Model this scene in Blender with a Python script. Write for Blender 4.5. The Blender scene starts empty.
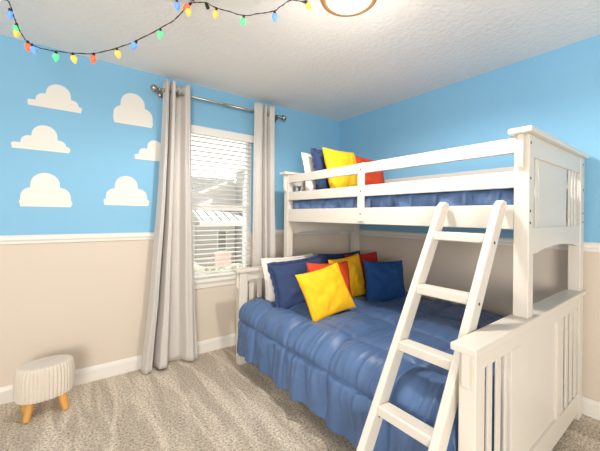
import bpy, bmesh, math, random
from mathutils import Vector, Matrix, noise
random.seed(7)
PI = math.pi
S = bpy.context.scene
COL = S.collection
ROT = 0.0102                      # the bed stands a touch out of square with the walls
CR, SR = math.cos(ROT), math.sin(ROT)
XW, YW, H = 2.712, 2.848, 2.44    # right wall, window wall, ceiling height
X0, Y0 = -1.25, -0.5               # how far floor and walls run back


# ------------------------------------------------------------------ materials
def lin(c):
    return tuple(((v / 255) / 12.92 if v / 255 <= .04045 else ((v / 255 + .055) / 1.055) ** 2.4) for v in c) + (1,)


def nd(nt, t, **kw):
    n = nt.nodes.new(t)
    for k, v in kw.items():
        n.inputs[k.replace('_', ' ')].default_value = v
    return n


def mat(name, col, rough=.5, bump=0, scale=60, detail=3, var=0, metal=0, emit=None, estr=0, sheen=0, coat=0, stretch=None, dist=.01, vscale=None):
    m = bpy.data.materials.new(name)
    m.use_nodes = True
    nt = m.node_tree
    b = nt.nodes['Principled BSDF']
    b.inputs['Base Color'].default_value = lin(col)
    b.inputs['Roughness'].default_value = rough
    b.inputs['Metallic'].default_value = metal
    if sheen:
        b.inputs['Sheen Weight'].default_value = sheen
        b.inputs['Sheen Roughness'].default_value = .4
        b.inputs['Sheen Tint'].default_value = (.8, .88, 1, 1)
    if coat:
        b.inputs['Coat Weight'].default_value = coat
    if emit:
        b.inputs['Emission Color'].default_value = lin(emit)
        b.inputs['Emission Strength'].default_value = estr
    tc = nt.nodes.new('ShaderNodeTexCoord')
    vec = tc.outputs['Object']
    if stretch:
        mp = nt.nodes.new('ShaderNodeMapping')
        mp.inputs['Scale'].default_value = stretch
        nt.links.new(vec, mp.inputs['Vector'])
        vec = mp.outputs['Vector']
    if bump:
        n = nd(nt, 'ShaderNodeTexNoise', Scale=scale, Detail=detail)
        nt.links.new(vec, n.inputs['Vector'])
        bp = nd(nt, 'ShaderNodeBump', Strength=bump, Distance=dist)
        nt.links.new(n.outputs['Fac'], bp.inputs['Height'])
        nt.links.new(bp.outputs['Normal'], b.inputs['Normal'])
    if var:
        n2 = nd(nt, 'ShaderNodeTexNoise', Scale=vscale or scale * .5, Detail=4)
        nt.links.new(vec, n2.inputs['Vector'])
        mx = nt.nodes.new('ShaderNodeMix')
        mx.data_type = 'RGBA'
        mx.inputs[6].default_value = lin(tuple(max(0, v * (1 - var)) for v in col))
        mx.inputs[7].default_value = lin(tuple(min(255, v * (1 + var)) for v in col))
        nt.links.new(n2.outputs['Fac'], mx.inputs[0])
        nt.links.new(mx.outputs[2], b.inputs['Base Color'])
    return m


M = {}
M['white'] = mat('white_bed_paint', (217, 211, 201), .38, .04, 30, 2)
M['trim'] = mat('white_trim_paint', (232, 229, 223), .4)
M['ceil'] = mat('knockdown_ceiling', (244, 241, 237), .9, .55, 38, 4, dist=.012)
M['navy'] = mat('slate_blue_cotton', (42, 62, 104), .8, .15, 500, 2, .08, sheen=.2)
M['quilt'] = mat('blue_quilt_cotton', (80, 109, 153), .42, .1, 260, 3, .04)
M['royal'] = mat('deep_blue_cloth', (8, 70, 134), .8, .15, 500, 2, .06)
M['navyd'] = mat('dark_navy_cloth', (26, 52, 104), .8, .15, 500, 2, .06)
M['yellow'] = mat('golden_yellow_cloth', (252, 192, 16), .75, .12, 500, 2, .03)
M['orange'] = mat('orange_red_cloth', (208, 66, 26), .8, .12, 500, 2, .05)
M['red'] = mat('crimson_cloth', (190, 30, 36), .8, .12, 500, 2, .05)
M['sham'] = mat('white_pillow_cotton', (240, 236, 230), .85, .12, 400, 2)
M['curtain'] = mat('pale_grey_linen', (205, 201, 197), .85, .2, 400, 3, .03, stretch=(1, 1, .15))
M['nickel'] = mat('brushed_nickel', (178, 170, 160), .32, metal=1)
M['dark'] = mat('dark_socket_plastic', (22, 30, 24), .5)
M['bolt'] = mat('dark_bolt_metal', (60, 56, 52), .4, metal=.8)
M['bronze'] = mat('warm_bronze_rim', (168, 126, 78), .45, metal=.3)
M['dome'] = mat('lit_frosted_glass', (255, 244, 226), .4, emit=(255, 226, 184), estr=6)
M['knit'] = mat('cream_knit_yarn', (226, 217, 204), .95, .5, 420, 3, .06, sheen=.3, dist=.004)
M['legwood'] = mat('light_oiled_wood', (214, 160, 84), .5, .1, 30, 4, .14, stretch=(1, 1, .12))
M['cloud'] = mat('white_cloud_paint', (232, 229, 223), .75)
M['slat'] = mat('white_blind_slat', (236, 235, 231), .45)
M['vinyl'] = mat('white_window_vinyl', (238, 237, 232), .4)
M['siding'] = mat('pale_grey_siding', (236, 236, 236), .7, .05, 20, 2)
M['greywall'] = mat('grey_siding', (208, 210, 212), .7)
M['shingle'] = mat('grey_shingles', (172, 172, 174), .9, .3, 9, 3, .2)
M['metalroof'] = mat('pale_metal_roof', (224, 226, 228), .5)
M['hedge'] = mat('hedge_leaves', (160, 162, 142), .9, .6, 6, 4, .3)
M['lawn'] = mat('dry_lawn', (196, 194, 176), .95, .3, 3, 4, .12)
M['paneldark'] = mat('far_window_glass', (150, 154, 158), .2)
M['brick'] = mat('pinkish_brick', (206, 178, 172), .9, .3, 9, 3, .1)
for nm, c in (('blue', (96, 150, 255)), ('green', (90, 224, 140)), ('amber', (255, 186, 76)), ('red', (255, 98, 54))):
    M['bulb_' + nm] = mat('lit_%s_bulb' % nm, c, .25, emit=c, estr=.75, coat=.5)


def wall_mat():
    m = bpy.data.materials.new('two_tone_wall_paint')
    m.use_nodes = True
    nt = m.node_tree
    b = nt.nodes['Principled BSDF']
    b.inputs['Roughness'].default_value = .7
    g = nt.nodes.new('ShaderNodeNewGeometry')
    sp = nt.nodes.new('ShaderNodeSeparateXYZ')
    nt.links.new(g.outputs['Position'], sp.inputs[0])
    gt = nt.nodes.new('ShaderNodeMath')
    gt.operation = 'GREATER_THAN'
    gt.inputs[1].default_value = 1.085
    nt.links.new(sp.outputs['Z'], gt.inputs[0])
    mx = nt.nodes.new('ShaderNodeMix')
    mx.data_type = 'RGBA'
    mx.inputs[6].default_value = lin((215, 204, 190))
    mx.inputs[7].default_value = lin((132, 188, 222))
    nt.links.new(gt.outputs[0], mx.inputs[0])
    nt.links.new(mx.outputs[2], b.inputs['Base Color'])
    n = nd(nt, 'ShaderNodeTexNoise', Scale=110, Detail=3)
    nt.links.new(g.outputs['Position'], n.inputs['Vector'])
    bp = nd(nt, 'ShaderNodeBump', Strength=.18, Distance=.004)
    nt.links.new(n.outputs['Fac'], bp.inputs['Height'])
    nt.links.new(bp.outputs['Normal'], b.inputs['Normal'])
    return m


def carpet_mat():
    m = bpy.data.materials.new('speckled_beige_carpet')
    m.use_nodes = True
    nt = m.node_tree
    b = nt.nodes['Principled BSDF']
    b.inputs['Roughness'].default_value = 1
    b.inputs['Sheen Weight'].default_value = .15
    g = nt.nodes.new('ShaderNodeNewGeometry')
    P = g.outputs['Position']
    n = nd(nt, 'ShaderNodeTexNoise', Scale=80, Detail=6, Roughness=.8)
    nt.links.new(P, n.inputs['Vector'])
    r = nt.nodes.new('ShaderNodeValToRGB')
    e = r.color_ramp.elements
    e[0].position, e[0].color = .36, lin((112, 96, 78))
    e[1].position, e[1].color = .62, lin((255, 250, 238))
    k = r.color_ramp.elements.new(.5)
    k.color = lin((228, 214, 194))
    nt.links.new(n.outputs['Fac'], r.inputs[0])
    # brushed pile: vacuum strokes fanning over the floor
    mp = nt.nodes.new('ShaderNodeMapping')
    mp.inputs['Rotation'].default_value = (0, 0, .25)
    mp.inputs['Scale'].default_value = (6.5, 1.0, 1)
    nt.links.new(P, mp.inputs['Vector'])
    w = nd(nt, 'ShaderNodeTexNoise', Scale=1.6, Detail=2.5, Distortion=.9)
    nt.links.new(mp.outputs['Vector'], w.inputs['Vector'])
    r2 = nt.nodes.new('ShaderNodeValToRGB')
    r2.color_ramp.elements[0].position = .42
    r2.color_ramp.elements[0].color = (.80, .78, .75, 1)
    r2.color_ramp.elements[1].position = .62
    r2.color_ramp.elements[1].color = (1.10, 1.10, 1.10, 1)
    nt.links.new(w.outputs['Fac'], r2.inputs[0])
    mx = nt.nodes.new('ShaderNodeMix')
    mx.data_type = 'RGBA'
    mx.blend_type = 'MULTIPLY'
    mx.inputs[0].default_value = 1
    nt.links.new(r.outputs[0], mx.inputs[6])
    nt.links.new(r2.outputs[0], mx.inputs[7])
    nt.links.new(mx.outputs[2], b.inputs['Base Color'])
    bp = nd(nt, 'ShaderNodeBump', Strength=.9, Distance=.012)
    nt.links.new(n.outputs['Fac'], bp.inputs['Height'])
    nt.links.new(bp.outputs['Normal'], b.inputs['Normal'])
    return m


def glass_mat():
    m = bpy.data.materials.new('clear_window_glass')
    m.use_nodes = True
    nt = m.node_tree
    nt.nodes.remove(nt.nodes['Principled BSDF'])
    t = nt.nodes.new('ShaderNodeBsdfTransparent')
    gl = nd(nt, 'ShaderNodeBsdfGlossy', Roughness=.02)
    fr = nd(nt, 'ShaderNodeFresnel', IOR=1.45)
    mx = nt.nodes.new('ShaderNodeMixShader')
    nt.links.new(fr.outputs[0], mx.inputs[0])
    nt.links.new(t.outputs[0], mx.inputs[1])
    nt.links.new(gl.outputs[0], mx.inputs[2])
    nt.links.new(mx.outputs[0], nt.nodes['Material Output'].inputs[0])
    return m


M['wall'], M['carpet'], M['glass'] = wall_mat(), carpet_mat(), glass_mat()


# ------------------------------------------------------------------ mesh helpers
class MB:
    """collects shapes; build() links them as one mesh object"""

    def __init__(self, o=(0, 0, 0)):
        self.bm = bmesh.new()
        self.o = Vector(o)

    def box(self, x0, x1, y0, y1, z0, z1):
        r = bmesh.ops.create_cube(self.bm, size=1)['verts']
        for v in r:
            v.co = Vector(((x0 + x1) / 2 + v.co.x * (x1 - x0), (y0 + y1) / 2 + v.co.y * (y1 - y0), (z0 + z1) / 2 + v.co.z * (z1 - z0))) - self.o
        return r

    def xform(self, verts, mtx):
        for v in verts:
            v.co = mtx @ (v.co + self.o) - self.o

    def poly(self, pts, d):
        """prism: polygon pts pushed along vector d"""
        d = Vector(d)
        a = [self.bm.verts.new(Vector(p) - self.o) for p in pts]
        b = [self.bm.verts.new(Vector(p) + d - self.o) for p in pts]
        n = len(pts)
        self.bm.faces.new(a[::-1])
        self.bm.faces.new(b)
        for i in range(n):
            self.bm.faces.new((a[i], a[(i + 1) % n], b[(i + 1) % n], b[i]))
        return a + b

    def cyl(self, p0, p1, r0, r1=None, n=16):
        p0, p1 = Vector(p0), Vector(p1)
        r1 = r0 if r1 is None else r1
        return self.rings([(p0, r0), (p1, r1)], n)

    def rings(self, pr, n=16, closed=True):
        """tube through (point, radius) pairs"""
        rows = []
        for i, (p, r) in enumerate(pr):
            p = Vector(p)
            a = Vector(pr[max(i - 1, 0)][0])
            c = Vector(pr[min(i + 1, len(pr) - 1)][0])
            d = (c - a)
            d = d.normalized() if d.length > 1e-9 else Vector((0, 0, 1))
            h = Vector((0, 0, 1)) if abs(d.z) < .9 else Vector((1, 0, 0))
            s = d.cross(h).normalized()
            t = s.cross(d)
            rows.append([self.bm.verts.new(p + (s * math.cos(2 * PI * k / n) + t * math.sin(2 * PI * k / n)) * r - self.o) for k in range(n)])
        for a, b in zip(rows, rows[1:]):
            for k in range(n):
                self.bm.faces.new((a[k], a[(k + 1) % n], b[(k + 1) % n], b[k]))
        if closed:
            self.bm.faces.new(rows[0][::-1])
            self.bm.faces.new(rows[-1])

    def lathe(self, c, prof, n=48, axis='z'):
        """(radius, height) profile turned about c"""
        c = Vector(c)
        rows = []
        for r, h in prof:
            row = []
            for k in range(n):
                a = 2 * PI * k / n
                row.append(self.bm.verts.new(c + Vector((r * math.cos(a), r * math.sin(a), h)) - self.o))
            rows.append(row)
        for a, b in zip(rows, rows[1:]):
            for k in range(n):
                self.bm.faces.new((a[k], a[(k + 1) % n], b[(k + 1) % n], b[k]))
        self.bm.faces.new(rows[0][::-1])
        self.bm.faces.new(rows[-1])

    def grid(self, f, nu, nv, close=False):
        vs = [[self.bm.verts.new(Vector(f(i / nu, j / nv)) - self.o) for j in range(nv + 1)] for i in range(nu + 1)]
        for i in range(nu):
            for j in range(nv):
                self.bm.faces.new((vs[i][j], vs[i + 1][j], vs[i + 1][j + 1], vs[i][j + 1]))
        return vs

    def build(self, name, m, parent=None, bevel=0, smooth=False, seg=2):
        bmesh.ops.recalc_face_normals(self.bm, faces=self.bm.faces)
        me = bpy.data.meshes.new(name)
        self.bm.to_mesh(me)
        self.bm.free()
        me.materials.append(m)
        if smooth:
            for p in me.polygons:
                p.use_smooth = True
        o = bpy.data.objects.new(name, me)
        COL.objects.link(o)
        if parent:
            o.parent = parent
        if bevel:
            b = o.modifiers.new('bevel', 'BEVEL')
            b.width = bevel
            b.segments = seg
            b.limit_method = 'ANGLE'
            b.angle_limit = .6
        return o


def tag(o, label, cat, group=None, kind=None):
    o['label'] = label
    o['category'] = cat
    if group:
        o['group'] = group
    if kind:
        o['kind'] = kind
    return o


def thing(name, label, cat, loc=(0, 0, 0), rz=0, group=None):
    o = bpy.data.objects.new(name, None)
    COL.objects.link(o)
    o.location = loc
    o.rotation_euler = (0, 0, rz)
    o.empty_display_size = .05
    return tag(o, label, cat, group)


def w2(u, v, z=0):
    """bed frame to room frame"""
    return Vector((CR * u - SR * v, SR * u + CR * v, z))


def bedthing(name, label, cat, o, group=None):
    return thing(name, label, cat, w2(*o), ROT, group)


def struct(o):
    o['kind'] = 'structure'
    return o


# ------------------------------------------------------------------ the room
T = .2
b = MB()
b.box(X0 - T, XW + T, Y0, YW + T, -.15, 0)
struct(b.build('floor', M['carpet']))
b = MB()
b.box(X0 - T, XW + T, Y0, YW + T, H, H + .15)
struct(b.build('ceiling', M['ceil']))
WX0, WX1, WZ0, WZ1 = .785, 1.55, .648, 2.075      # window opening
b = MB()
b.box(X0 - T, WX0, YW, YW + T, 0, H)
b.box(WX1, XW + T, YW, YW + T, 0, H)
b.box(WX0, WX1, YW, YW + T, 0, WZ0)
b.box(WX0, WX1, YW, YW + T, WZ1, H)
struct(b.build('wall_back', M['wall']))
b = MB()
b.box(XW, XW + T, Y0, YW, 0, H)
struct(b.build('wall_right', M['wall']))


def moulding(name, prof, p0, p1, inward):
    """profile (depth, z) swept from p0 to p1 along a wall; inward = unit vector into the room"""
    b = MB()
    iv = Vector(inward)
    pts = [Vector(p0) + iv * d + Vector((0, 0, z)) for d, z in prof]
    b.poly(pts, Vector(p1) - Vector(p0))
    return struct(b.build(name, M['trim'], bevel=.002))


base = [(0, 0), (.014, 0), (.014, .085), (.010, .100), (.004, .112), (0, .112)]
rail = [(0, 1.055), (.012, 1.058), (.014, 1.075), (.022, 1.085), (.022, 1.105), (.012, 1.117), (0, 1.117)]
moulding('baseboard_back', base, (X0, YW, 0), (XW - .014, YW, 0), (0, -1, 0))
moulding('baseboard_right', base, (XW, Y0, 0), (XW, YW, 0), (-1, 0, 0))
moulding('trim_1', rail, (X0, YW, 0), (WX0 - .06, YW, 0), (0, -1, 0))
moulding('trim_2', rail, (WX1 + .06, YW, 0), (XW - .022, YW, 0), (0, -1, 0))
moulding('trim_3', rail, (XW, Y0, 0), (XW, YW, 0), (-1, 0, 0))

# window
yf = YW + .10
b = MB()
fw = .045
b.box(WX0, WX0 + fw, yf, yf + .07, WZ0, WZ1)
b.box(WX1 - fw, WX1, yf, yf + .07, WZ0, WZ1)
b.box(WX0, WX1, yf, yf + .07, WZ1 - fw, WZ1)
b.box(WX0, WX1, yf, yf + .07, WZ0, WZ0 + fw)
win = struct(b.build('window_1', M['vinyl'], bevel=.003))
b = MB()
b.box(WX0 + fw, WX1 - fw, yf + .005, yf + .06, 1.31, 1.365)
b.build('meeting_rail', M['vinyl'], win, .003)
b = MB()
b.box(WX0 + fw, WX1 - fw, yf + .030, yf + .036, WZ0 + fw, WZ1 - fw)
b.build('pane', M['glass'], win)
b = MB()
b.box(WX0 - .035, WX1 + .035, YW - .035, YW + .10, WZ0, WZ0 + .03)
struct(b.build('trim_4', M['trim'], bevel=.006))
b = MB()
b.poly([(WX0 - .02, YW, WZ0), (WX0 - .02, YW - .014, WZ0), (WX0 - .02, YW - .012, WZ0 - .05), (WX0 - .02, YW, WZ0 - .062)], (WX1 - WX0 + .04, 0, 0))
struct(b.build('trim_5', M['trim'], bevel=.002))

# blind in the window recess
bl = thing('window_blind', 'white horizontal slatted blind, open, in the window between the grey curtains', 'blind', (1.18, YW + .04, 2.0))
o = bl.location
b = MB(o)
b.box(WX0 + .005, WX1 - .005, YW - .012, YW - .002, 1.998, 2.072)
b.box(WX0 + .01, WX1 - .01, YW + .002, YW + .06, 2.02, 2.068)
b.build('headrail', M['slat'], bl, .003)
b = MB(o)
ys = YW + .038
nsl = 30
for i in range(nsl):
    z = 1.985 - .0432 * i
    sl = -.07 if i < 15 else .10
    y0, y1 = ys - .025, ys + .025
    b.poly([(WX0 + .012, y0, z - sl * .025), (WX0 + .012, ys, z + .003), (WX0 + .012, y1, z + sl * .025), (WX0 + .012, y1, z + sl * .025 - .0028), (WX0 + .012, ys, z), (WX0 + .012, y0, z - sl * .025 - .0028)], (WX1 - WX0 - .055, 0, 0))
b.build('slats', M['slat'], bl)
b = MB(o)
b.box(WX0 + .012, WX1 - .043, ys - .026, ys + .026, .690, .712)
b.build('bottom_rail', M['slat'], bl, .003)
b = MB(o)
for x in (WX0 + .1, (WX0 + WX1) / 2 - .02, WX1 - .14):
    b.cyl((x, ys - .027, .73), (x, ys - .027, 2.03), .0012, n=6)
b.build('ladder_cords', M['slat'], bl)

# ------------------------------------------------------------------ cloud decals on the window wall
def cloud(x0, x1, z0, z1, lobes, label):
    w, h = x1 - x0, z1 - z0
    L = [(a * w, c * h, r * h) for a, c, r in lobes]
    e = .085 * h + .006
    L += [(e, e, e), (w - e, e, e)]
    pts = []
    n = 110
    for i in range(n + 1):
        x = w * i / n
        t = 0
        for cx, cz, r in L:
            q = r * r - (x - cx) ** 2
            if q > 0:
                t = max(t, cz + math.sqrt(q))
        if e <= x <= w - e:
            t = max(t, 2 * e)
        pts.append((x - w / 2, min(t, h)))
    b = MB()
    P = [(-w / 2 + e * .4, 0, 0)] + [(x, 0, z) for x, z in pts if z > .002] + [(w / 2 - e * .4, 0, 0)]
    b.poly(P, (0, .002, 0))
    o = b.build('cloud_decal', M['cloud'])
    o.location = ((x0 + x1) / 2, YW - .0022, z0)
    return tag(o, label, 'wall decal', 'white cloud decals on the blue wall')


LA = [(.30, .28, .26), (.55, .60, .39), (.80, .24, .22)]
LB = [(.24, .30, .26), (.48, .66, .34), (.74, .30, .28)]
cloud(-.225, .09, 2.01, 2.19, LA, 'white painted cloud on blue wall nearest the ceiling, upper left')
cloud(.285, .575, 1.985, 2.24, LB, 'tall white painted cloud on blue wall just left of the curtain rod')
cloud(-.305, .02, 1.705, 1.885, LA, 'white painted cloud at far left, halfway up the blue wall')
cloud(.435, .76, 1.715, 1.885, LB, 'white painted cloud partly hidden behind the left curtain')
cloud(-.262, .035, 1.312, 1.55, LB, 'white painted cloud low on the blue wall, above the knitted stool')
cloud(.225, .555, 1.335, 1.57, LB, 'white painted cloud low on the blue wall, beside the left curtain')

# ------------------------------------------------------------------ curtain rod and curtains
RY, RZ = YW - .085, 2.292
rod = thing('curtain_rod', 'brushed nickel curtain rod with ball finials above the window', 'curtain rod', (1.18, RY, RZ))
o = rod.location
b = MB(o)
b.cyl((.612, RY, RZ), (1.775, RY, RZ), .0105, n=14)
b.cyl((1.15, RY, RZ), (1.775, RY, RZ), .0125, n=14)
b.build('pole', M['nickel'], rod, smooth=True)
for x, s in ((.612, -1), (1.775, 1)):
    b = MB(o)
    pr = [(0, .013), (.008, .019), (.012, .019), (.016, .012), (.024, .012)]
    for k in range(11):
        a = PI * k / 10
        pr.append((.050 - .029 * math.cos(a), max(.002, .029 * math.sin(a))))
    b.rings([((x + s * d, RY, RZ), r) for d, r in pr], 20)
    b.build('finial', M['nickel'], rod, smooth=True)
for x in (.632, 1.755):
    b = MB(o)
    b.cyl((x, RY, RZ - .012), (x, YW - .006, RZ - .012), .007, n=10)
    b.cyl((x, YW - .008, RZ - .012), (x, YW - .001, RZ - .012), .028, n=20)
    b.rings([((x - .009, RY, RZ), .016), ((x + .009, RY, RZ), .016)], 16)
    b.build('bracket', M['nickel'], rod, smooth=True)


def curtain(label, xt0, xt1, xb0, xb1, ph, n, seed, grom):
    xc = (xb0 + xb1) / 2
    c = None
    b = MB((xc, RY, .0))

    def f(i, j):
        z = .018 + (2.372 - .018) * j
        k = (1 - j) ** 1.6
        x = xt0 + (xt1 - xt0) * i
        xb = xb0 + (xb1 - xb0) * i
        x = x + (xb - x) * k
        q = min(1, max(0, i + .02 * k * math.sin(7 * i + seed + z)))
        for (i0, y0), (i1, y1) in zip(n, n[1:]):
            if i0 <= q <= i1:
                t = (q - i0) / (i1 - i0)
                t = t * t * (3 - 2 * t)
                sw = y0 + (y1 - y0) * t
                break
        am = .050 + .014 * k
        y = RY + am * sw - .012 * k + .008 * noise.noise(Vector((i * 6, z * 2.1, seed)))
        x += .010 * k * noise.noise(Vector((i * 4, z * 2, seed + 4)))
        a = q * 14
        if j < .03:
            z -= .012 * (.5 + .5 * math.sin(a)) * (1 - j / .03) - .006
        return (x, y, z)
    b.grid(f, 150, 70)
    o = b.build('curtain', M['curtain'], smooth=True)
    sm = o.modifiers.new('solid', 'SOLIDIFY')
    sm.thickness = .003
    o.location = (xc, RY, 0)
    tag(o, label, 'curtain', 'grey grommet curtains')
    for x in grom:
        g = MB((xc, RY, 0))
        rr = []
        for k in range(25):
            a = 2 * PI * k / 24
            rr.append(((x + .004 * math.sin(a * 2), RY + .024 * math.cos(a), RZ + .024 * math.sin(a)), .0048))
        g.rings(rr, 8, closed=False)
        g.build('grommet', M['nickel'], o, smooth=True)
    return o


FL = [(0, .3), (.09, -.95), (.17, -.8), (.235, 1), (.30, -.9), (.38, -.95), (.50, .85), (.68, .95), (.82, -.5), (.92, -.9), (1, -.5)]
FR = [(0, -.4), (.08, -.85), (.34, -.8), (.43, .95), (.50, -.8), (.57, -.7), (.64, .9), (.74, -.75), (.92, -.85), (1, .2)]
curtain('pale grey curtain left of the window, pooling at the floor',   .635, .850, .485, .925, 0, FL, 1.3, (.668, .712, .752, .835))
curtain('pale grey curtain right of the window, behind the bunk bed', 1.465, 1.705, 1.455, 1.75, 0, FR, 5.1, (1.562, 1.59, 1.630))

# ------------------------------------------------------------------ bunk bed
U0, U1 = 1.69, 2.68            # upper bunk, front and back
V0, V1 = .51, 2.482            # near and far end
LN, LF = 1.18, 1.205           # front of lower bunk at near and far end
CAPZ, LCZ = 1.678, .809
org = (2.0, 1.5, 0)
bed = bedthing('bunk_bed', 'white wooden twin over full bunk bed along the blue and cream right wall', 'bunk bed', org)


def part(name, boxes, parent=bed, bevel=.004, m='white'):
    b = MB(org)
    for x in boxes:
        b.box(*x)
    return b.build(name, M[m], parent, bevel)


def arch_panel(v0, v1, u0, u1, z0, z1, rise):
    b = MB(org)
    pts = [(u0, v0, z1), (u0, v0, z0), (u0 + .07, v0, z0)]
    for k in range(1, 24):
        t = k / 24
        pts.append((u0 + .07 + (u1 - u0 - .14) * t, v0, z0 + rise * math.sin(PI * t) ** .6))
    pts += [(u1 - .07, v0, z0), (u1, v0, z0), (u1, v0, z1)]
    b.poly(pts, (0, v1 - v0, 0))
    return b


def upper_end(va, vb, face):
    """end of the upper bunk; va..vb thickness, face = -1 when the outside looks to the camera"""
    mid = (va + vb) / 2
    pz = LCZ
    part('post', [(U0, U0 + .062, va, vb, pz, CAPZ - .026)])
    part('post', [(U1 - .08, U1, va, vb, pz, CAPZ - .026)])
    # corbel under the cap on the front post
    b = MB(org)
    pr = [(U0, CAPZ - .026), (U0 - .024, CAPZ - .026), (U0 - .024, 1.52), (U0 - .018, 1.502), (U0 - .006, 1.49), (U0, 1.487)]
    b.poly([(u, va + .018, z) for u, z in pr], (0, vb - va - .036, 0))
    b.build('corbel', M['white'], bed, .003)
    part('cap', [(U0 - .048, U1 + .008, va - .022, vb + .012, CAPZ - .026, CAPZ)], bevel=.006)
    a, c = (va + .004, vb - .012) if face < 0 else (va + .012, vb - .004)
    part('end_rail', [(U0 + .062, U1 - .08, a, c, 1.553, CAPZ - .026)], bevel=.002)
    b = arch_panel(a, c, U0 + .062, U1 - .08, 1.10, 1.222, .026)
    b.build('end_rail', M['white'], bed, .002)
    fa, fc = (a + .012, c - .006) if face < 0 else (a + .006, c - .012)
    part('end_panel', [(1.87, 2.355, fa, fc, 1.215, 1.56)], bevel=.002)
    sl = (a + .006, a + .016) if face < 0 else (c - .016, c - .006)
    for s0, s1 in ((U0 + .088, 1.788), (1.815, 1.842), (2.385, 2.415), (2.448, 2.482), (2.516, 2.556)):
        part('end_slat', [(s0, s1, sl[0], sl[1], 1.215, 1.56)], bevel=.003)


upper_end(V0, V0 + .062, -1)
upper_end(V1 - .062, V1, 1)


def lower_end(va, vb, uf, face):
    part('leg', [(uf, uf + .075, va, vb, 0, LCZ - .028)])
    part('leg', [(U1 - .085, U1, va, vb, 0, LCZ - .028)])
    b = MB(org)
    pr = [(uf, LCZ - .028), (uf - .02, LCZ - .028), (uf - .02, .66), (uf - .012, .645), (uf, .64)]
    b.poly([(u, va + .018, z) for u, z in pr], (0, vb - va - .036, 0))
    b.build('corbel', M['white'], bed, .003)
    part('cap', [(uf - .036, U1 + .012, va - .016, vb + .016, LCZ - .028, LCZ)], bevel=.006)
    a, c = (va + .002, vb - .014) if face < 0 else (va + .014, vb - .002)
    part('end_rail', [(uf + .075, U1 - .085, a, c, .71, LCZ - .028)], bevel=.002)
    part('end_rail', [(uf + .075, U1 - .085, a, c, .045, .17)], bevel=.002)
    fa, fc = (a + .013, c - .006) if face < 0 else (a + .006, c - .013)
    part('end_stile', [(uf + .33, uf + .44, a, c, .17, .71)], bevel=.002)
    part('end_stile', [(2.15, 2.21, a, c, .17, .71)], bevel=.002)
    part('end_panel', [(uf + .44, 2.15, fa, fc, .165, .715)], bevel=.001)
    sa, sc = (a + .006, a + .014) if face < 0 else (c - .014, c - .006)
    for s0, s1 in ((uf + .116, uf + .158), (uf + .197, uf + .24), (uf + .28, uf + .306)):
        part('end_slat', [(s0, s1, sa, sc, .165, .715)], bevel=.002)
    for s0 in (2.236, 2.33, 2.424, 2.516):
        part('end_slat', [(s0, s0 + .055, sa, sc, .165, .715)], bevel=.002)


lower_end(V0, V0 + .062, LN, -1)
lower_end(V1 - .062, V1, LF, 1)
RV0, RV1 = V0 + .062, V1 - .062
for nm, z0, z1 in (('guard_rail', 1.574, 1.645), ('guard_rail', 1.410, 1.487), ('side_rail', 1.2135, 1.329)):
    part(nm, [(U0 + .004, U0 + .030, RV0, RV1, z0, z1)])
    part(nm, [(U1 - .040, U1 - .014, RV0, RV1, z0, z1)])
st = part('guard_stile', [(U0 - .010, U0 + .004, 1.484, 1.543, 1.232, 1.645)])
part('side_rail', [(LF + .03, LF + .056, RV0, RV1, .20, .33)])
part('side_rail', [(U1 - .06, U1 - .034, RV0, RV1, .20, .33)])
part('bed_deck', [(U0 + .03, U1 - .04, RV0 + k * .142, RV0 + k * .142 + .09, 1.225, 1.243) for k in range(13)], bevel=0)
part('bed_deck', [(LF + .056, U1 - .06, RV0 + k * .142, RV0 + k * .142 + .09, .22, .24) for k in range(13)], bevel=0)
for z in (1.60, 1.445, 1.285):
    b = MB(org)
    b.cyl((U0 - .0115, 1.513, z), (U0 - .008, 1.513, z), .0055, n=12)
    b.build('bolt', M['bolt'], bed)
for u in (U0 + .016, U1 - .028):
    for z in (1.612, 1.45, 1.30, 1.245):
        b = MB(org)
        b.cyl((u, V0 - .0015, z), (u, V0 + .003, z), .006, n=12)
        b.build('bolt', M['bolt'], bed)

# ------------------------------------------------------------------ ladder
SL = .583                         # lean: bed-ward shift per metre of height
LV0, LV1 = (.872, .906), (.594, .629)
lorg = (.883, .75, 0)
lad = bedthing('bunk_ladder', 'white wooden four rung ladder leaning on the upper bunk rail', 'ladder', lorg)
ang = math.atan(SL)


def lu(z):
    return .868 + SL * z


for v0, v1 in (LV0, LV1):
    b = MB(lorg)
    hw = .036 / math.cos(ang)
    pts = [(lu(0) - hw, 0), (lu(0) + hw, 0)]
    zt = 1.345
    pts += [(lu(zt - .02) + hw, zt - .02), (lu(zt) + hw * .55, zt), (lu(zt) - hw * .3, zt + .006), (lu(zt - .015) - hw, zt - .02)]
    b.poly([(u, v0, z) for u, z in pts], (0, v1 - v0, 0))
    sr = b.build('stile', M['white'], lad, .006)
    for z in (.405, .655, .905, 1.155):
        b = MB(lorg)
        vv = v0 if v0 < .7 else v0
        b.cyl((lu(z), vv - .001, z), (lu(z), vv + .003, z), .007, n=12)
        b.build('bolt', M['bolt'], sr)
for z in (.432, .677, .917, 1.172):
    b = MB(lorg)
    b.box(lu(z) - .030, lu(z) + .036, LV1[1] - .002, LV0[0] + .002, z - .021, z + .021)
    b.build('rung', M['white'], lad, .006)


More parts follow.
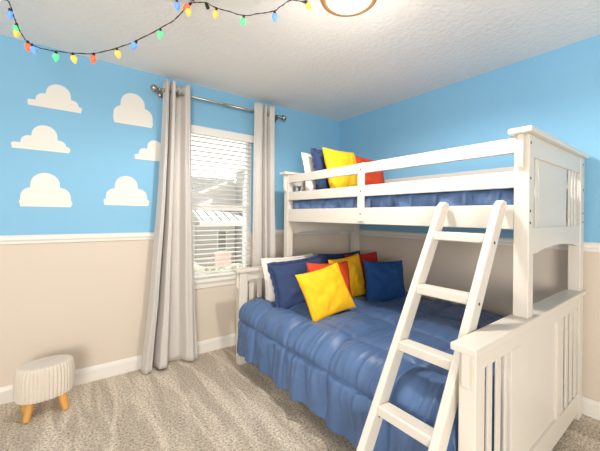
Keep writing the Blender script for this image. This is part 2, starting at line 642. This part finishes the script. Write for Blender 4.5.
# ------------------------------------------------------------------ quilted comforters
def quilt(name, label, ub, uf, top, rb, zhem, v0, v1, su, sv, hem_var, gather, puff, o, seed, lowstitch, flare=0.0):
    """ub back edge, uf front face; profile runs flat, bends over, hangs to zhem"""
    flat = ub - (uf + rb)
    arc = rb * PI / 2
    drop = (top - rb) - zhem
    tot = flat + arc + drop
    stitch = flat + arc + lowstitch

    def prof(a):
        if a < flat:
            return ub - a, top, (0, 1)
        if a < flat + arc:
            t = (a - flat) / rb
            return uf + rb - rb * math.sin(t), top - rb + rb * math.cos(t), (-math.sin(t), math.cos(t))
        return uf, top - rb - (a - flat - arc), (-1, 0)
    NU, NV = 300, 440
    rows = [k * su for k in range(20) if k * su < stitch - .5 * su] + [stitch]

    EF = .07                     # share of the rows that hang down at the near end

    def f(i, j):
        jj = max(0, (j - EF) / (1 - EF))
        v = v0 + (v1 - v0) * jj
        a = tot * i
        hv = hem_var * noise.noise(Vector((v * 2.2, seed, 0))) if a > stitch else 0
        q = (v - v0 + .10) / sv
        dv = abs(q - round(q)) * sv
        if a < stitch:
            lo = max(r for r in rows if r <= a + 1e-9)
            hi = min(r for r in rows if r > a)
            du = min(a - lo, hi - a)
            if lo == 0:
                du = hi - a
            arch = math.sin(PI * min(1, max(0, (a - lo) / (hi - lo))))
            t = 0
        else:
            du = a - stitch
            arch = math.exp(-du / .12)
            t = (a - stitch) / max(tot - stitch, 1e-6)
        gv, gu = [1 - .6 * math.exp(-x / .014) - .4 * math.exp(-x / .05) for x in (dv, du)]
        u, z, n = prof(a)
        d = puff * gv * gu * (.78 + .22 * arch * abs(math.sin(PI * q)))
        # gathers running away from the stitching
        near = math.exp(-((a - stitch) / .15) ** 2)
        wv = v + .04 * noise.noise(Vector((v * 3, a * 3, seed + 40)))
        rg = .35 - abs(noise.noise(Vector((wv * 9, a * 1.5, seed))))
        rh = .30 - abs(noise.noise(Vector((wv * 22, a * 2.6, seed + 9))))
        d += (rg * .032 + rh * .024) * (.42 + .8 * near) * gu * (.35 + .65 * gv)
        d += (noise.noise(Vector((v * 3.5, a * 7, seed + 3))) * .018 + noise.noise(Vector((v * 7, a * 14, seed + 5))) * .008) * gu * gv
        if a > stitch:
            fold = math.sin(v * 2 * PI / .19 + 3.5 * noise.noise(Vector((v * 2.3, 0, seed)))) * .35 + 1.1 * noise.noise(Vector((v * 8 + .5 * t, t * .7, seed + 20))) + .5 * noise.noise(Vector((v * 21, t * 1.2, seed + 30)))
            d = d * (1 - .4 * t) + gather * fold * (.3 + .7 * t) * gu
            z += hv * t
            d += flare * t
        uu, zz = u + n[0] * d, z + n[1] * d
        if j < EF:               # tucked end
            k = 1 - j / EF
            zz = zz + (min(zz, zhem + .05) - zz) * k
            return (max(uu, uf - .004) if k > .2 else uu, v - .012 * math.sin(PI * min(1, k * 4) / 2) + .012, zz)
        return (uu, v + .012 * math.exp(-(v - v0) / .02) * 0 + .012, zz)
    b = MB(o)
    b.grid(f, NU, NV)
    ob = b.build(name, M['quilt'], smooth=True)
    ob.location = w2(*o)
    ob.rotation_euler = (0, 0, ROT)
    s = ob.modifiers.new('solid', 'SOLIDIFY')
    s.thickness = .012
    s.use_even_offset = False
    s.offset = 1 if False else -1
    tag(ob, label, 'comforter')
    return ob


quilt('comforter', 'blue quilted comforter hanging over the front of the wide lower bunk', 2.63, 1.203, .520, .165, .12, RV0 + .012, RV1 - .017, .40, .41, .05, .030, .036, (1.9, 1.5, .3), 3.3, -.03, .012)
up = quilt('comforter', 'blue quilted comforter on the upper bunk behind the guard rails', 2.60, 1.752, 1.452, .040, 1.27, RV0 + .004, RV1 - .022, .36, .165, .0, .026, .034, (2.1, 1.5, 1.25), 8.1, .0)



# ------------------------------------------------------------------ pillows
def pillow(name, label, m, u, v, z, yaw, lean, roll, w, h, t, group, seed, flange=0, power=2.4):
    """stands on (u, v, z); yaw turns its face, lean tips it back, roll tips it sideways"""
    b = MB()
    N = 44

    def side(s):
        def f(i, j):
            x, y = 2 * i - 1, 2 * j - 1
            # bunch samples to the rim
            x = math.sin(x * PI / 2)
            y = math.sin(y * PI / 2)
            k = max(0, (1 - abs(x) ** power)) * max(0, (1 - abs(y) ** power))
            th = t / 2 * k ** .42
            # edges draw in between the corners
            px = x * (1 - .075 * (1 - y * y))
            py = y * (1 - .085 * (1 - x * x))
            wr = noise.noise(Vector((x * 2.2, y * 2.6, seed + s * 7))) * .016 + noise.noise(Vector((x * 5, y * 4, seed + s * 3))) * .009
            ra = noise.noise(Vector((math.atan2(y, x) * 4, seed, s))) * .010 * (x * x + y * y) * .6
            sag = -.06 * t * (1 - y)
            return (px * w / 2, s * (th + (wr + ra) * k ** .5), py * h / 2 + (.0 if abs(y) < 1 else 0))
        return f
    for s in (-1, 1):
        b.grid(side(s), N, N)
    bmesh.ops.remove_doubles(b.bm, verts=b.bm.verts, dist=.0004)
    o = b.build(name, M[m], smooth=True)
    B = Matrix.Translation(w2(u, v, z)) @ Matrix.Rotation(ROT + yaw, 4, 'Z') @ Matrix.Rotation(-lean, 4, 'X') @ Matrix.Rotation(roll, 4, 'Y') @ Matrix.Translation((0, 0, h * .46))
    o.matrix_world = B
    tag(o, label, 'pillow', group)
    if flange:
        fb = MB()
        ring_in, ring_out = [], []
        n = 40
        for e in range(4):
            for k in range(n):
                q = -1 + 2 * k / n
                x, y = [(q, -1), (1, q), (-q, 1), (-1, -q)][e]
                px = x * (1 - .075 * (1 - y * y)) * w / 2
                py = y * (1 - .085 * (1 - x * x)) * h / 2
                d = Vector((x if abs(x) == 1 or e in (1, 3) else 0, 0, y if e in (0, 2) else 0))
                if abs(q) > .94:
                    d = Vector((x, 0, y)) * .8
                rip = .008 * math.sin(k * 1.1 + e) * (1 if flange > .02 else .4)
                ring_in.append(fb.bm.verts.new((px * .985, 0, py * .985)))
                ring_out.append(fb.bm.verts.new((px + d.x * flange, rip, py + d.z * flange)))
        m_ = len(ring_in)
        for k in range(m_):
            fb.bm.faces.new((ring_in[k], ring_in[(k + 1) % m_], ring_out[(k + 1) % m_], ring_out[k]))
        fo = fb.build('flange', M[m], o, smooth=True)
        sm = fo.modifiers.new('solid', 'SOLIDIFY')
        sm.thickness = .004
        sm.offset = 0
    return o


D = math.radians
GL, GU = 'pillows on the lower bunk', 'pillows on the upper bunk'
ZL, ZU = .55, 1.49
pillow('pillow', 'large white pillow at the head of the lower bunk, behind the slate blue pillow', 'sham', 1.69, 2.30, ZL - .03, D(4), D(12), 0, .60, .385, .15, GL, 1, .02)
pillow('pillow', 'large slate blue ruffled pillow on the lower bunk, before the white one', 'navy', 1.65, 2.05, ZL - .02, D(-4), D(20), D(-4), .56, .385, .16, GL, 2, .028)
pillow('pillow', 'orange red square pillow on the lower bunk, just behind the front yellow pillow', 'orange', 1.745, 1.85, ZL - .015, D(-4), D(14), D(2), .43, .38, .13, GL, 3)
pillow('pillow', 'bright yellow square pillow at the front of the lower bunk pile', 'yellow', 1.61, 1.685, ZL, D(-10), D(26), D(-11), .40, .372, .12, GL, 4)
pillow('pillow', 'dark navy pillow at the back of the lower bunk, behind the crimson pillow', 'navyd', 2.30, 2.27, ZL - .02, D(-2), D(12), 0, .58, .39, .14, GL, 5)
pillow('pillow', 'crimson square pillow on the lower bunk in the corner by the wall', 'red', 2.44, 2.10, ZL - .02, D(-8), D(12), D(-2), .42, .39, .12, GL, 6)
pillow('pillow', 'yellow square pillow on the lower bunk, between the orange red and royal blue pillows', 'yellow', 2.075, 1.955, ZL - .01, D(4), D(12), D(-4), .42, .39, .12, GL, 7)
pillow('pillow', 'royal blue square pillow on the lower bunk, nearest the ladder', 'royal', 2.30, 1.75, ZL - .035, D(-16), D(12), D(2), .42, .38, .13, GL, 8)
pillow('pillow', 'white pillow on the upper bunk against its far end', 'sham', 2.10, 2.29, ZU, D(2), D(10), 0, .60, .38, .13, GU, 11, .018)
pillow('pillow', 'slate blue pillow on the upper bunk, between the white and the yellow pillow', 'navy', 2.04, 2.13, ZU, D(2), D(10), D(-2), .48, .40, .13, GU, 12, .022)
pillow('pillow', 'yellow square pillow on the upper bunk, behind the guard rail stile', 'yellow', 2.0, 1.955, ZU, D(4), D(14), D(-2), .42, .40, .13, GU, 13)
pillow('pillow', 'orange red square pillow on the upper bunk, right of the yellow one', 'orange', 2.39, 2.02, ZU, D(-4), D(14), D(3), .43, .39, .13, GU, 14)

# ------------------------------------------------------------------ knitted stool
sx, sy = -.098, 2.585
stool = thing('footstool', 'cream chunky knit oval footstool on four wooden legs, against the left wall', 'stool', (sx, sy, 0), .14)
b = MB()
nC, nR = 44, 26
A_, B_, Zb, Zt = .150, .108, .112, .312


def sect(k):
    """(inset scale, z) down the side, knitted rows bulge"""
    return k


cols = nC * 8
rows_ = []
side_n = 90
prof = []
for k in range(side_n + 1):
    t = k / side_n
    z = Zb + (Zt - Zb - .02) * t
    prof.append((1.0 - .05 * (2 * t - 1) ** 4 + .012, z, 1.0, t))
for k in range(1, 9):
    a = PI / 2 * k / 8
    prof.append((.962 - .075 * (1 - math.cos(a)), Zt - .02 + .02 * math.sin(a), 1 - k / 9 * .6, 1 + k * .01))
for k in range(1, 14):
    q = (.887) * (1 - k / 14)
    prof.append((q, Zt + .006 * (k / 14), .35, 1.1 + k * .05))
for (sc, z, am, t) in prof:
    row = []
    for c in range(cols):
        a = 2 * PI * c / cols
        rib = abs(math.cos(a * nC / 2))
        st_ = .5 + .5 * math.cos(2 * PI * t * nR + (PI if (int(c / 8) % 2) else 0))
        bump = am * (.0065 * rib ** .7 + .0028 * st_ * rib)
        x = (A_ * sc + bump - .006) * math.cos(a)
        y = (B_ * sc + bump - .006) * math.sin(a)
        if t > 1.1:
            bump = 0.0022 * math.cos(sc * 60 + a * 2)
        row.append(b.bm.verts.new((x, y, z + (bump if t > 1.1 else 0))))
    rows_.append(row)
for p, q in zip(rows_, rows_[1:]):
    for k in range(cols):
        b.bm.faces.new((p[k], p[(k + 1) % cols], q[(k + 1) % cols], q[k]))
b.bm.faces.new(rows_[0][::-1])
b.bm.faces.new(rows_[-1])
b.build('seat', M['knit'], stool, smooth=True)
for dx, dy in ((-1, -1), (1, -1), (-1, 1), (1, 1)):
    b = MB()
    p0 = Vector((dx * .075, dy * .046, Zb + .006))
    p1 = Vector((dx * .098, dy * .072, .004))
    b.rings([(p0, .024), (p0.lerp(p1, .5), .022), (p0.lerp(p1, .96), .018), (p1, .016)], 18)
    b.build('leg', M['legwood'], stool, smooth=False)

# ------------------------------------------------------------------ ceiling light
CAMH, F_, CY, YAW, RL = 1.2669, 314.76, 215.85, .6385, .0103


def ray(px, py, depth):
    """a point of the room seen at that spot of the photograph, that far ahead"""
    a = (px - 300) / F_
    t = (CY + RL * (px - 300) - py) / F_
    c, s = math.cos(YAW), math.sin(YAW)
    return Vector(((a * c + s) * depth, (c - a * s) * depth, CAMH + t * depth))


lc = ray(347, 0, 1.635)
lx, ly = lc.x, lc.y
lamp = thing('ceiling_light', 'round flush ceiling light, glowing warm, with a bronze rim', 'ceiling light', (lx, ly, H))
b = MB()
b.lathe((0, 0, 0), [(.125, -.001), (.142, -.004), (.150, -.016), (.150, -.036), (.145, -.046), (.124, -.050), (.120, -.042)], 64)
b.build('rim', M['bronze'], lamp, smooth=True)
b = MB()
pr = [(.1195, -.040)]
for k in range(1, 12):
    a = PI / 2 * k / 12
    pr.append((.1195 * math.cos(a), -.040 - .036 * math.sin(a)))
pr.append((.006, -.0765))
b.lathe((0, 0, 0), pr, 64)
b.build('dome', M['dome'], lamp, smooth=True)

# ------------------------------------------------------------------ string of coloured bulbs hung from the ceiling
DP = 1.71
left = [(3, -3), (6.5, 2), (9, 8), (13, 20), (16, 27), (21, 36), (27, 43), (37, 47.5), (50, 50.5), (70, 53), (92, 53.5), (115, 48), (134, 41), (158, 28.5), (174, 18.5), (184, 7), (190, 3)]
right = [(190, 3), (203, 2.5), (212, 7), (227, 11.5), (242, 15.5), (257, 13.5), (272, 11), (279, 6), (290, 0), (304, -4)]
path = left + right[1:]


def spline(pts, k=6):
    out = []
    for i in range(len(pts) - 1):
        p = [pts[max(i - 1, 0)], pts[i], pts[i + 1], pts[min(i + 2, len(pts) - 1)]]
        for j in range(k):
            t = j / k
            out.append(.5 * ((2 * p[1]) + (-p[0] + p[2]) * t + (2 * p[0] - 5 * p[1] + 4 * p[2] - p[3]) * t * t + (-p[0] + 3 * p[1] - 3 * p[2] + p[3]) * t ** 3))
    out.append(pts[-1])
    return out


W = [ray(x, y, DP + .02 * math.sin(i * 1.3)) for i, (x, y) in enumerate(path)]
for p in W:
    p.z = min(p.z, H - .004)
so = ray(100, 50, DP)
strl = thing('string_lights', 'string of coloured bulbs swagged from the ceiling at the upper left', 'string lights', so)
b = MB(so)
sw = spline(W)
b.rings([(p, .0021) for p in sw], 8)
# second strand of the twisted pair
b.rings([(p + Vector((.0025 * math.sin(i * 1.1), 0, .0025 * math.cos(i * 1.1))), .0017) for i, p in enumerate(sw)], 6)
b.build('wire', M['dark'], strl, smooth=True)
for hx, hy in ((3, -3), (190, 2)):
    b = MB(so)
    q = ray(hx, hy, DP)
    b.cyl((q.x, q.y, H), (q.x, q.y, H - .004), .012, n=14)
    b.rings([((q.x + .008 * math.sin(a), q.y, H - .012 - .008 * math.cos(a)), .0016) for a in [k * .45 - 2.4 for k in range(11)]], 6)
    b.build('hook', M['nickel'], strl, smooth=True)
bulbs = [(7.5, 8.5, 9, 20, 'blue'), (14.5, 23, 15.5, 35, 'green'), (15.5, 27, 13.5, 43, 'amber'), (26, 41, 27, 52, 'red'), (30, 44, 33.5, 54, 'blue'),
         (54.5, 51, 54, 62, 'green'), (71, 53, 73.5, 63, 'amber'), (92, 53, 91.5, 64, 'red'), (115, 48, 117.5, 61, 'amber'), (135, 40.5, 131, 47, 'blue'),
         (158.5, 28.5, 158, 39, 'green'), (174.5, -4, 175.5, 10, 'blue'), (189, 3, 182.5, 8.5, 'red'), (186, 6, 186.5, 21, 'amber'),
         (214.5, 8, 212, 21, 'amber'), (242, 15.5, 239, 29, 'green'), (272.5, 11, 273, 23, 'blue'), (303, -5, 305, 4, 'amber')]
LBL = {'blue': 'lit blue bulb', 'green': 'lit green bulb', 'amber': 'lit amber bulb', 'red': 'lit orange red bulb'}
for i, (x0, y0, x1, y1, c) in enumerate(bulbs):
    dd = DP + .004 * ((i % 3) - 1)
    p0 = ray(x0, y0, dd)
    p0.z = min(p0.z, H - .004)
    dr = (ray(x1, y1, dd) - p0).normalized()
    L = .065
    b = MB(so)
    pr = [(.016, .0075), (.020, .0125), (.026, .0150), (.034, .0150), (.044, .0115), (.053, .0065), (.059, .0015)]
    b.rings([(p0 + dr * d, r * 1.05) for d, r in pr], 12)
    bo = b.build('bulb', M['bulb_' + c], strl, smooth=True)
    bo['label'] = LBL[c]
    b = MB(so)
    b.rings([(p0 + dr * d, r * .82) for d, r in ((-.002, .0045), (.002, .0075), (.012, .0095), (.018, .0095))], 12)
    b.build('socket', M['dark'], bo, smooth=True)
# an empty socket dangling by the hook
b = MB(so)
p0 = ray(203.5, 2.5, DP)
p0.z = min(p0.z, H - .003)
p1 = ray(206.5, 9.5, DP)
dr = (p1 - p0).normalized()
b.rings([(p0 + dr * d, r) for d, r in ((0, .004), (.006, .008), (.02, .010), (.034, .0095), (.036, .007))], 12)
e = b.build('socket', M['dark'], strl, smooth=True)
e['label'] = 'black bare socket'

# ------------------------------------------------------------------ seen through the blind
GZ = -2.95
b = MB()
b.box(-14, 40, YW + 3.5, 60, GZ - .3, GZ)
lawn = struct(b.build('ground', M['lawn']))
hx, hy = 11.0, 24.0
house = thing('neighbour_house', 'pale neighbouring house with grey roof outside the window', 'house', (hx, hy, GZ))
o = house.location
b = MB(o)
b.box(3.0, 13.4, hy + 1.2, hy + 8, GZ, 3.0)
b.poly([(3.0, hy + 1.2, 3.0), (13.4, hy + 1.2, 3.0), (13.4, hy + 1.2, 3.6), (11.2, hy + 1.2, 4.15), (8.6, hy + 1.2, 3.05)], (0, 6, 0))
b.build('wall', M['siding'], house)
b = MB(o)
b.poly([(2.4, hy + .8, 4.15), (2.4, hy + .8, 4.3), (10.0, hy + .8, 4.3), (11.2, hy + .8, 4.25), (8.6, hy + .8, 3.0), (2.4, hy + .8, 3.0)], (0, .35, 0))
b.build('roof', M['shingle'], house)
b = MB(o)
d = Vector((11.4 - 8.4, 0, 4.3 - 3.0))
b.poly([(8.4, hy + .7, 2.88), (11.4, hy + .7, 4.18), (11.4, hy + .7, 4.38), (8.4, hy + .7, 3.08)], (0, .2, 0))
b.build('fascia', M['vinyl'], house)
b = MB(o)
b.box(11.75, 12.9, hy - .2, hy + 1.2, GZ, 4.85)
ch = b.build('tower', M['greywall'], house)
b = MB(o)
b.poly([(11.4, hy - .5, 4.85), (13.2, hy - .5, 4.85), (12.3, hy - .5, 5.35)], (0, 2, 0))
b.build('tower_roof', M['shingle'], ch)
b = MB(o)
b.poly([(7.9, hy - 1.0, .72), (7.9, hy - 1.0, .85), (7.9, hy + 1.2, 1.75), (7.9, hy + 1.2, 1.62)], (4.0, 0, 0))
pr_ = b.build('porch_roof', M['metalroof'], house)
for k in range(6):
    b = MB(o)
    x = 8.1 + k * .72
    b.poly([(x, hy - 1.02, .85), (x, hy - 1.02, .93), (x, hy + 1.2, 1.83), (x, hy + 1.2, 1.75)], (.09, 0, 0))
    b.build('roof_rib', M['shingle'], pr_)
b = MB(o)
b.box(7.85, 11.95, hy - 1.1, hy - .9, .45, .74)
b.build('gutter', M['greywall'], house)
b = MB(o)
b.box(8.3, 11.6, hy + .9, hy + 1.2, -2.3, .5)
b.build('porch_wall', M['greywall'], house)
b = MB(o)
b.box(10.0, 10.8, hy + .84, hy + .9, -1.75, .0)
wf = b.build('window', M['vinyl'], house)
b = MB(o)
b.box(10.08, 10.72, hy + .82, hy + .85, -1.67, -.08)
b.build('pane', M['paneldark'], wf)
b = MB()
b.box(-.65, .65, -.15, .15, 0, 1.0)
w_ = b.build('garden_wall', M['brick'], bevel=.03)
w_.location = (9.15, hy - 2.2, GZ + .55)
tag(w_, 'low pinkish brick wall by the house outside the window', 'wall')
b = MB()
b.box(8.0, 10.6, hy - 2.6, hy - 1.8, GZ, GZ + .55)
b.build('ground_step', M['lawn'], lawn)


def hedge(x, y, w, h, label, seed):
    b = MB()
    bmesh.ops.create_icosphere(b.bm, subdivisions=5, radius=1)
    for v in b.bm.verts:
        n = 1 + .22 * noise.noise(v.co * 2.2 + Vector((seed, 0, 0))) + .10 * noise.noise(v.co * 7 + Vector((0, seed, 0))) + .05 * noise.noise(v.co * 16)
        v.co = Vector((v.co.x * n * w / 2, v.co.y * n * .7, max(0, .35 + v.co.z * n * .65) * h))
    o = b.build('garden_shrub', M['hedge'], smooth=True)
    o.location = (x, y, GZ)
    tag(o, label, 'shrub', 'shrubs outside the window')


hedge(6.2, 19.6, 1.6, 1.25, 'rounded pale green shrub outside, at the left edge of the window', 1)
hedge(8.0, 19.2, 1.3, .95, 'low pale green shrub outside, lower middle of the window', 5)
hedge(9.6, 19.9, 1.2, .80, 'low pale green shrub outside, right half of the window', 9)

# ------------------------------------------------------------------ light
# world and lamps
wd = bpy.data.worlds.new('World')
S.world = wd
wd.use_nodes = True
bg = wd.node_tree.nodes['Background']
bg.inputs[0].default_value = (1.0, .97, .935, 1)
wt = wd.node_tree
tc = wt.nodes.new('ShaderNodeTexCoord')
sx_ = wt.nodes.new('ShaderNodeSeparateXYZ')
mr = wt.nodes.new('ShaderNodeMapRange')
mr.interpolation_type = 'SMOOTHSTEP'
mr.inputs['From Min'].default_value = -.1       # the sky is brightest beyond the window
mr.inputs['From Max'].default_value = .6
mr.inputs['To Min'].default_value = .40
mr.inputs['To Max'].default_value = 2.6
wt.links.new(tc.outputs['Generated'], sx_.inputs[0])
wt.links.new(sx_.outputs['Y'], mr.inputs['Value'])
wt.links.new(mr.outputs[0], bg.inputs[1])


def light(name, typ, loc, energy, col, **kw):
    l = bpy.data.lights.new(name, typ)
    l.energy = energy
    l.color = col
    for k, v in kw.items():
        setattr(l, k, v)
    o = bpy.data.objects.new(name, l)
    COL.objects.link(o)
    o.location = loc
    return o


light('ceiling_lamp_light', 'SPOT', (lx, ly, H - .15), 74, (1, .935, .86), shadow_soft_size=.06, spot_size=D(172), spot_blend=.35)

light('ceiling_lamp_glow', 'POINT', (lx, ly, H - .34), 5, (1, .935, .86), shadow_soft_size=.08)
light('rear_fill_light', 'POINT', (-1.9, -3.3, 1.35), 800, (1, .93, .84), shadow_soft_size=1.1)  # added fill, unseen behind the camera; lifts the shade under the upper bunk

sun = light('sun', 'SUN', (20, -10, 20), 7.5, (1, .97, .93), angle=.02)
sun.rotation_euler = Vector((-.557, .321, -.766)).to_track_quat('-Z', 'Y').to_euler()

# ------------------------------------------------------------------ camera
cd = bpy.data.cameras.new('camera')
cam = bpy.data.objects.new('camera', cd)
COL.objects.link(cam)
cd.sensor_fit = 'HORIZONTAL'
cd.sensor_width = 36
cd.lens = 36 * F_ / 600
cd.shift_y = -(225.5 - CY) / 600
cd.clip_start = .05
cam.location = (0, 0, CAMH)
cam.rotation_euler = (Matrix.Rotation(-YAW, 4, 'Z') @ Matrix.Rotation(PI / 2, 4, 'X') @ Matrix.Rotation(RL, 4, 'Z')).to_euler()
S.camera = cam
S.view_settings.view_transform = 'Standard'
S.view_settings.look = 'None'
S.view_settings.gamma = 1
S.view_settings.use_curve_mapping = False
S.view_settings.exposure = 0.05
